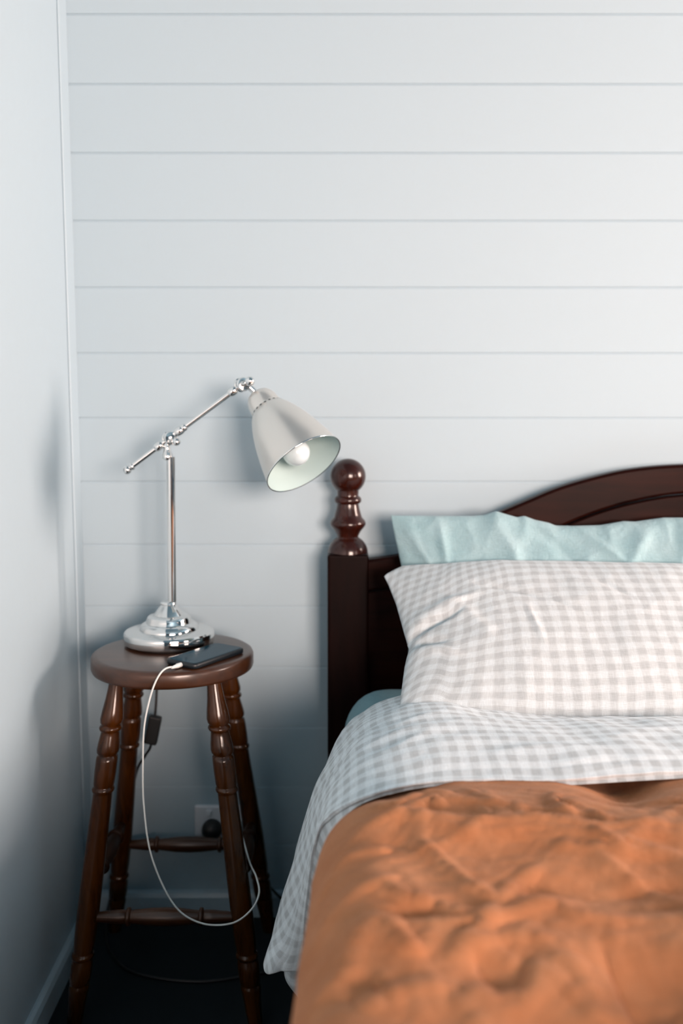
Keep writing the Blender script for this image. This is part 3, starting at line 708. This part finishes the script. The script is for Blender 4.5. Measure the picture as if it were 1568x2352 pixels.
# ------------------------------------------------------------------ duvet
CREASES = [
    (0.011, 0.02, [(-0.004, 1.026), (0.033, 1.066), (0.062, 1.085), (0.087, 1.073), (0.138, 1.066), (0.193, 1.06), (0.248, 1.054), (0.301, 1.044), (0.378, 1.049), (0.6, 1.05), (0.9, 1.03)]),
    (0.006, 0.03, [(0.062, 1.076), (0.136, 1.051), (0.218, 1.044), (0.296, 1.026), (0.372, 1.032), (0.7, 1.03)]),
    (0.006, 0.012, [(0.062, 1.085), (0.091, 1.13), (0.111, 1.151), (0.127, 1.13)]),
    (0.006, 0.012, [(0.087, 1.073), (0.106, 0.976), (0.127, 0.935), (0.149, 0.906)]),
    (0.006, 0.011, [(0.039, 0.945), (0.053, 0.925), (0.065, 0.913), (0.084, 0.906), (0.104, 0.892), (0.124, 0.879)]),
    (0.008, 0.012, [(0.027, 0.872), (0.043, 0.857), (0.057, 0.833), (0.067, 0.817)]),
    (0.007, 0.014, [(0.043, 0.862), (0.09, 0.866), (0.137, 0.872), (0.18, 0.901), (0.202, 0.901), (0.211, 0.888), (0.256, 0.879), (0.32, 0.879), (0.5, 0.87)]),
    (0.008, 0.014, [(-0.014, 0.788), (0.008, 0.81), (0.027, 0.87)]),
    (0.007, 0.016, [(0.017, 0.747), (0.049, 0.767), (0.081, 0.777)]),
    (0.006, 0.012, [(0.093, 0.813), (0.122, 0.829), (0.151, 0.845), (0.17, 0.849), (0.198, 0.849)]),
    (0.005, 0.007, [(0.269, 1.205), (0.256, 1.144), (0.256, 1.076)]),
    (0.004, 0.008, [(0.159, 1.123), (0.177, 1.082), (0.189, 1.069)]),
    (0.004, 0.008, [(0.205, 1.13), (0.217, 1.069)]),
    (0.005, 0.009, [(0.267, 1.151), (0.29, 1.109), (0.304, 1.076)]),
    (0.005, 0.008, [(0.272, 1.038), (0.283, 1.018), (0.297, 1.001), (0.359, 0.995)]),
    (0.004, 0.008, [(0.226, 1.018), (0.264, 1.006), (0.297, 1.001)]),
    (0.005, 0.01, [(0.026, 1.137), (0.062, 1.13), (0.107, 1.174), (0.144, 1.174)]),
    (0.005, 0.009, [(0.154, 1.229), (0.171, 1.189), (0.177, 1.144)]),
    (0.006, 0.011, [(0.149, 0.906), (0.125, 0.849), (0.113, 0.829)]),
    (0.005, 0.01, [(0.149, 0.906), (0.173, 0.945), (0.205, 0.976)]),
    (0.006, 0.012, [(-0.017, 0.971), (0.01, 1.015), (0.05, 1.015)]),
    (0.006, 0.012, [(-0.008, 0.888), (0.021, 0.935), (0.052, 0.95)]),
    (0.007, 0.02, [(0.205, 0.829), (0.202, 0.788), (0.207, 0.75)]),
    (0.006, 0.02, [(0.098, 0.78), (0.121, 0.76), (0.143, 0.77), (0.171, 0.806)]),
    (-0.007, 0.016, [(0.049, 0.883), (0.073, 0.888), (0.097, 0.892)]),
    (-0.020, 0.045, [(0.222, 0.791), (0.253, 0.788), (0.291, 0.795), (0.4, 0.79)]),
    (-0.008, 0.025, [(0.117, 0.795), (0.139, 0.798), (0.159, 0.788)]),
    (-0.008, 0.022, [(0.001, 0.773), (0.022, 0.777), (0.039, 0.78)]),
    (-0.006, 0.02, [(0.172, 0.935), (0.199, 0.945), (0.234, 0.935), (0.299, 0.945), (0.45, 0.94)]),
    (-0.012, 0.03, [(0.280, 1.235), (0.307, 1.205), (0.337, 1.174), (0.379, 1.159), (0.417, 1.166), (0.6, 1.15)]),
]
def duvet():
    ys = np.concatenate([np.linspace(1.335, 0.66, 250), np.linspace(0.655, 0.05, 60)])
    zt0 = 0.664; r = 0.072
    xflat = np.concatenate([np.linspace(1.60, 0.62, 50), np.linspace(0.615, 0.0, 200)])     # measured from the left tangent point
    arc = np.linspace(0, math.pi/2, 26)[1:]
    side = np.linspace(0, 0.27, 40)[1:]
    ns = len(xflat)+len(arc)+len(side); ny = len(ys)
    xe = np.interp(ys, [0.0, 0.5, 0.84, 0.95, 1.0855, 1.17, 1.25, 1.335], [-0.050, -0.044, -0.037, -0.031, -0.025, -0.017, -0.002, 0.024])
    zt = np.where(ys > 1.13, zt0-0.044*sstep(1.13, 1.27, ys), zt0)
    P = np.empty((ns, ny, 3)); D = np.empty((ns, ny, 3)); Sx = np.empty((ns, ny))
    for j in range(ny):
        i = 0
        for x in xflat:
            P[i, j] = (xe[j]+r+x, ys[j], zt[j]); D[i, j] = (0, 0, 1); Sx[i, j] = xe[j]+r+x; i += 1
        for a in arc:
            P[i, j] = (xe[j]+r-r*math.sin(a), ys[j], zt[j]-r+r*math.cos(a)); D[i, j] = (-math.sin(a), 0, math.cos(a)); Sx[i, j] = xe[j]+r-r*a; i += 1
        for h in side:
            P[i, j] = (xe[j]-0.03*(h/0.27)**1.5, ys[j], zt[j]-r-h); D[i, j] = (-1, 0, 0.1); Sx[i, j] = xe[j]+r-r*math.pi/2-h; i += 1
    Yv = P[..., 1]
    # crease coordinates: use the true x on top so that marks fold over the edge
    Xc = np.where(Sx < xe[None, :]+r, P[..., 0]-0.0*Sx, Sx)
    w1 = nfield(Sx, Yv, 3.0, 1.0); w2 = nfield(Sx, Yv, 5.0, 2.0)
    h = 0.009*w1
    h += 0.008*nfield(Sx, Yv, 4.2, 3.0, 6.5)
    def ridges(deg, sl, sa, seed, warp):
        c_, s_ = math.cos(math.radians(deg)), math.sin(math.radians(deg))
        A = Sx*c_+Yv*s_+warp*w2; B = -Sx*s_+Yv*c_+warp*w1
        q = np.abs(nfield(A, B, sl, seed, sa))
        return np.exp(-q*7.0)*(0.5+0.9*np.clip(nfield(A, B, 3.0, seed+0.5)+0.2, 0, 1))
    h += 0.0060*ridges(25, 3.0, 9.0, 41, 0.05) + 0.0060*ridges(-35, 3.5, 10.0, 43, 0.05) + 0.0045*ridges(70, 4.0, 11.0, 45, 0.04)
    h += 0.0017*ridges(10, 8.0, 24.0, 47, 0.03) + 0.0017*ridges(-60, 8.0, 26.0, 49, 0.03) - 0.004
    h += 0.0007*(1-2*np.abs(nfield(Sx, Yv+0.01*w1, 38.0, 6.0)))
    jx = Xc+0.010*nfield(Sx, Yv, 16.0, 9.0); jy = Yv+0.010*nfield(Sx, Yv, 16.0, 10.0)
    for am, wd, pl in CREASES:
        best = np.full(h.shape, 1e9); prof_t = np.zeros(h.shape); n = len(pl)-1
        for q in range(n):
            (ax, ay), (bx, by) = pl[q], pl[q+1]
            dx, dy = bx-ax, by-ay; L2 = dx*dx+dy*dy+1e-9
            t = np.clip(((jx-ax)*dx+(jy-ay)*dy)/L2, 0, 1)
            d = np.hypot(jx-ax-t*dx, jy-ay-t*dy)
            mk = d < best; best = np.where(mk, d, best); prof_t = np.where(mk, (q+t)/n, prof_t)
        fade = np.clip(np.minimum(prof_t, 1-prof_t)*5+0.25, 0, 1)
        rat = best/wd
        h += am*1.3*fade*np.where(am > 0, np.exp(-1.3*rat), np.exp(-rat**2))
    top = 1-0.85*sstep(1.13, 1.26, Yv)
    h = h*top + sstep(1.12, 1.25, Yv)*(0.020*sstep(0.05, 0.16, Sx) - 0.024*np.exp(-((Sx-0.37)/0.05)**2))
    h = h - 0.030*sstep(0.86, 0.70, Yv)*sstep(-0.05, 0.30, Sx) + 0.095*np.exp(-((Sx-0.45)/0.075)**2)*sstep(0.90, 0.74, Yv)  # near end sunk, out-of-view hump added to shade the lower right
    h += 0.0008*ridges(-20, 12.0, 45.0, 51, 0.03) + 0.0008*ridges(50, 12.0, 45.0, 53, 0.03)
    sd = sstep(0.075, -0.02, Sx-xe[None, :])
    h = h*(1-0.72*sd)-0.003*sd
    P = P + D*h[..., None]
    P[..., 0] = np.where((Yv < 1.2), P[..., 0], P[..., 0])
    du = np.linalg.norm(np.diff(P, axis=0), axis=2)
    U = np.concatenate([np.zeros((1, ny)), np.cumsum(du, 0)]); 
    uv = np.stack([np.broadcast_to((-Sx), h.shape), Yv], -1).reshape(-1, 2)
    o = mesh_obj('duvet', P.reshape(-1, 3).tolist(), grid_faces(ns, ny, False), M_RUST, None, True, uv, (BC, 0.7, 0.60))
    s = o.modifiers.new('thickness', 'SOLIDIFY'); s.thickness = 0.012; s.offset = -1
    return tag(o, 'rumpled rust orange linen duvet spread over the bed', 'duvet')
duvet()

# ------------------------------------------------------------------ flat sheet, turned back over the duvet
def sheet():
    def colm(Y, Z, side, dz=(0, 0, 0, 0, 0, 0)):
        # stations across the bed: x = 1.62 .. 0.07 on top, then the side points
        xs_ = (1.62, 1.15, 0.80, 0.56, 0.40, 0.29, 0.20, 0.127, 0.07)
        Yl = Y if isinstance(Y, (list, tuple)) else [Y]*9
        Zl = Z if isinstance(Z, (list, tuple)) else [Z]*9
        return [(x, y, z) for x, y, z in zip(xs_, Yl, Zl)] + list(side)
    ridge = [1.590, 1.590, 1.590, 1.592, 1.596, 1.624, 1.665, 1.700, 1.722]
    rz = [0.630, 0.630, 0.633, 0.632, 0.629, 0.632, 0.638, 0.636, 0.615]
    under = [y+0.055 for y in ridge]
    c0 = colm(under, [z-0.045 for z in rz], [(0.030, 1.79, 0.570), (0.002, 1.80, 0.530), (-0.025, 1.80, 0.45), (-0.055, 1.78, 0.37), (-0.075, 1.77, 0.300)])
    c0b = colm([y+0.022 for y in ridge], [z-0.010 for z in rz], [(0.032, 1.765, 0.576), (0.002, 1.775, 0.540), (-0.030, 1.76, 0.465), (-0.063, 1.74, 0.375), (-0.083, 1.73, 0.300)])
    c1 = colm(ridge, rz, [(0.030, 1.735, 0.586), (-0.004, 1.715, 0.552), (-0.040, 1.68, 0.480), (-0.075, 1.66, 0.380), (-0.095, 1.65, 0.300)])
    c2 = colm([1.470, 1.47, 1.475, 1.475, 1.475, 1.48, 1.50, 1.52, 1.54], [0.662, 0.662, 0.660, 0.658, 0.657, 0.657, 0.660, 0.659, 0.645],
              [(0.022, 1.56, 0.613), (-0.030, 1.575, 0.535), (-0.061, 1.535, 0.463), (-0.098, 1.485, 0.345), (-0.117, 1.425, 0.298)])
    c3 = colm([1.345, 1.345, 1.35, 1.350, 1.350, 1.355, 1.365, 1.375, 1.385], [0.662, 0.662, 0.664, 0.665, 0.666, 0.667, 0.667, 0.666, 0.657],
              [(0.018, 1.40, 0.628), (-0.026, 1.415, 0.560), (-0.050, 1.42, 0.47), (-0.079, 1.425, 0.36), (-0.089, 1.413, 0.297)])
    c4 = colm([1.290, 1.290, 1.290, 1.291, 1.285, 1.277, 1.279, 1.276, 1.266], [0.664, 0.664, 0.668, 0.664, 0.658, 0.655, 0.655, 0.654, 0.649],
              [(0.020, 1.275, 0.628), (-0.016, 1.295, 0.594), (-0.036, 1.320, 0.545), (-0.055, 1.370, 0.404), (-0.0605, 1.410, 0.297)])
    c5 = colm([1.283, 1.283, 1.283, 1.284, 1.278, 1.270, 1.272, 1.269, 1.259], [0.657, 0.657, 0.661, 0.657, 0.651, 0.648, 0.648, 0.647, 0.642],
              [(0.021, 1.266, 0.620), (-0.006, 1.274, 0.586), (-0.018, 1.300, 0.530), (-0.032, 1.362, 0.400), (-0.037, 1.405, 0.297)])
    c4b = [tuple(0.94*np.array(p)+0.06*np.array(q)) for p, q in zip(c4, c5)]
    CP = np.array([c0, c0b, c1, c2, c3, c4, c4b, c5])          # v, s, 3
    # denser, evenly spaced stations near the side
    P = spline(spline(CP, 140, 0), 420, 1)
    NV_, NS_ = P.shape[:2]
    vv = np.linspace(0, 1, NV_)[:, None]*np.ones((1, NS_)); s_ = np.linspace(0, 1, NS_)[None, :]*np.ones((NV_, 1))
    dsu = np.linalg.norm(np.diff(P, axis=1), axis=2); S = np.concatenate([np.zeros((NV_, 1)), np.cumsum(dsu, 1)], 1)
    dvv = np.linalg.norm(np.diff(P, axis=0), axis=2); Vv = np.concatenate([np.zeros((1, NS_)), np.cumsum(dvv, 0)])
    # the weave keeps square to the hem on top and to the drop at the side
    Vv = Vv - Vv[-24:-23]
    S = S - S[:, 250:251]
    Nn = normals(P)
    sgn = np.sign(Nn[NV_//2, NS_//3, 2]); Nn *= sgn
    hem = 1-0.75*sstep(0.78, 0.98, vv)
    n1 = nfield(S, Vv, 5.0, 21.0); n2 = nfield(S+0.02*n1, Vv, 12.0, 22.0, 16.0); n3 = 1-2*np.abs(nfield(S+0.03*n1, Vv+0.02*n2, 9.0, 23.0, 20.0))
    h = (0.005*n1+0.0030*n2+0.0030*n3)*(0.35+0.65*np.sin(np.pi*np.clip(vv, 0, 1)))*hem*(1-0.6*sstep(0.56, 0.45, P[..., 2]))
    # stitched hem: a faint tuck 4 cm in from the edge
    h += -0.0012*np.exp(-((Vv+0.035)/0.0035)**2)
    # hem ripples, and slow folds down the hanging side
    h += 0.0035*sstep(0.70, 0.9, vv)*nfield(S, Vv*0, 9.0, 31.0)*(P[..., 2] > 0.64)
    h += 0.0012*sstep(0.62, 0.52, P[..., 2])*np.sin(S*8+Vv*42+1.0)*np.sin(np.pi*np.clip(vv*1.15, 0, 1))
    P = P + Nn*h[..., None]
    verts = P.reshape(-1, 3).tolist()
    faces = grid_faces(NV_, NS_)
    uv = np.stack([S, Vv], -1).reshape(-1, 2)
    # the layer underneath, running on below the duvet and hanging a little lower
    lay = []
    for (Y, z, sd) in ((1.800, 0.582, [(0.040, 1.80, 0.574), (0.004, 1.81, 0.525), (-0.018, 1.81, 0.45), (-0.045, 1.80, 0.34), (-0.060, 1.79, 0.250)]),
                       (1.62, 0.586, [(0.030, 1.62, 0.578), (-0.006, 1.64, 0.525), (-0.035, 1.63, 0.45), (-0.068, 1.60, 0.34), (-0.083, 1.58, 0.250)]),
                       (1.45, 0.586, [(0.024, 1.45, 0.580), (-0.014, 1.48, 0.525), (-0.036, 1.48, 0.45), (-0.066, 1.475, 0.34), (-0.090, 1.480, 0.250)]),
                       (1.30, 0.584, [(0.026, 1.33, 0.578), (-0.004, 1.36, 0.525), (-0.022, 1.40, 0.45), (-0.046, 1.44, 0.34), (-0.062, 1.445, 0.225)]),
                       (1.10, 0.582, [(0.028, 1.12, 0.574), (0.000, 1.18, 0.520), (-0.012, 1.24, 0.45), (-0.028, 1.34, 0.34), (-0.040, 1.40, 0.200)])):
        lay.append([(x, Y, z) for x in (1.60, 1.15, 0.80, 0.40, 0.20, 0.10)] + sd)
    P2 = spline(spline(np.array(lay), 60, 0), 140, 1)
    a_, b_ = P2.shape[:2]
    S2 = np.concatenate([np.zeros((a_, 1)), np.cumsum(np.linalg.norm(np.diff(P2, axis=1), axis=2), 1)], 1)
    V2 = np.concatenate([np.zeros((1, b_)), np.cumsum(np.linalg.norm(np.diff(P2, axis=0), axis=2), 0)])
    verts += P2.reshape(-1, 3).tolist(); faces += grid_faces(a_, b_, False, NV_*NS_)
    uv = np.concatenate([uv, np.stack([S2, V2], -1).reshape(-1, 2)])
    o = mesh_obj('flat_sheet', verts, faces, M_GINGHAM_S, None, True, uv, (BC, 1.5, 0.60))
    s = o.modifiers.new('thickness', 'SOLIDIFY'); s.thickness = 0.0014; s.offset = 0
    return tag(o, 'grey and white gingham sheet turned back over the rust duvet, hanging beside the stool', 'bed sheet')
sheet()

# ------------------------------------------------------------------ light: daylight through the window
DAY = (1.29, 0.985, 0.85)  # warm tint offsets the blue put into the wall paint
def daylight(sx, sy, en, col, loc, rot):
    ld = bpy.data.lights.new('window_daylight', 'AREA'); ld.shape = 'RECTANGLE'
    ld.size = sx; ld.size_y = sy; ld.energy = en; ld.color = col
    lo = bpy.data.objects.new('window_daylight', ld); link(lo)
    lo.location = loc; lo.rotation_euler = rot
E1, E2, E3 = 24, 180, 262
for (wy0, wy1), en in zip(WINS, (E1, E2)):
    daylight(WZ1-WZ0, wy1-wy0, en, DAY, (RIGHT_X+0.10, (wy0+wy1)/2, (WZ0+WZ1)/2), (0, math.radians(90), 0))     # faces -x
daylight(FX1-FX0, FZ1-FZ0, E3, DAY, ((FX0+FX1)/2, FRONT_Y-0.10, (FZ0+FZ1)/2), (math.radians(90), 0, 0))           # faces +y
w = bpy.data.worlds.new('World'); sc.world = w; w.use_nodes = True
w.node_tree.nodes['Background'].inputs['Color'].default_value = (0.35, 0.55, 0.75, 1)
w.node_tree.nodes['Background'].inputs['Strength'].default_value = 0.3

# ------------------------------------------------------------------ camera
cd = bpy.data.cameras.new('camera'); cd.sensor_fit = 'VERTICAL'; cd.sensor_height = 36.0
cd.lens = 2287/2352*36.0
cd.dof.use_dof = True; cd.dof.focus_distance = 1.62; cd.dof.aperture_fstop = 2.2
cd.clip_start = 0.02
cam = bpy.data.objects.new('camera', cd); link(cam)
cam.location = (0, 0, CAM_H); cam.rotation_euler = (math.radians(90)-PITCH, 0, 0)
sc.camera = cam
vs = sc.view_settings
vs.view_transform = 'Standard'; vs.look = 'None'; vs.gamma = 1.0; vs.exposure = 0.21; vs.use_curve_mapping = False
sc.cycles.use_denoising = True
sc.cycles.max_bounces = 8
sc.cycles.caustics_reflective = False; sc.cycles.caustics_refractive = False
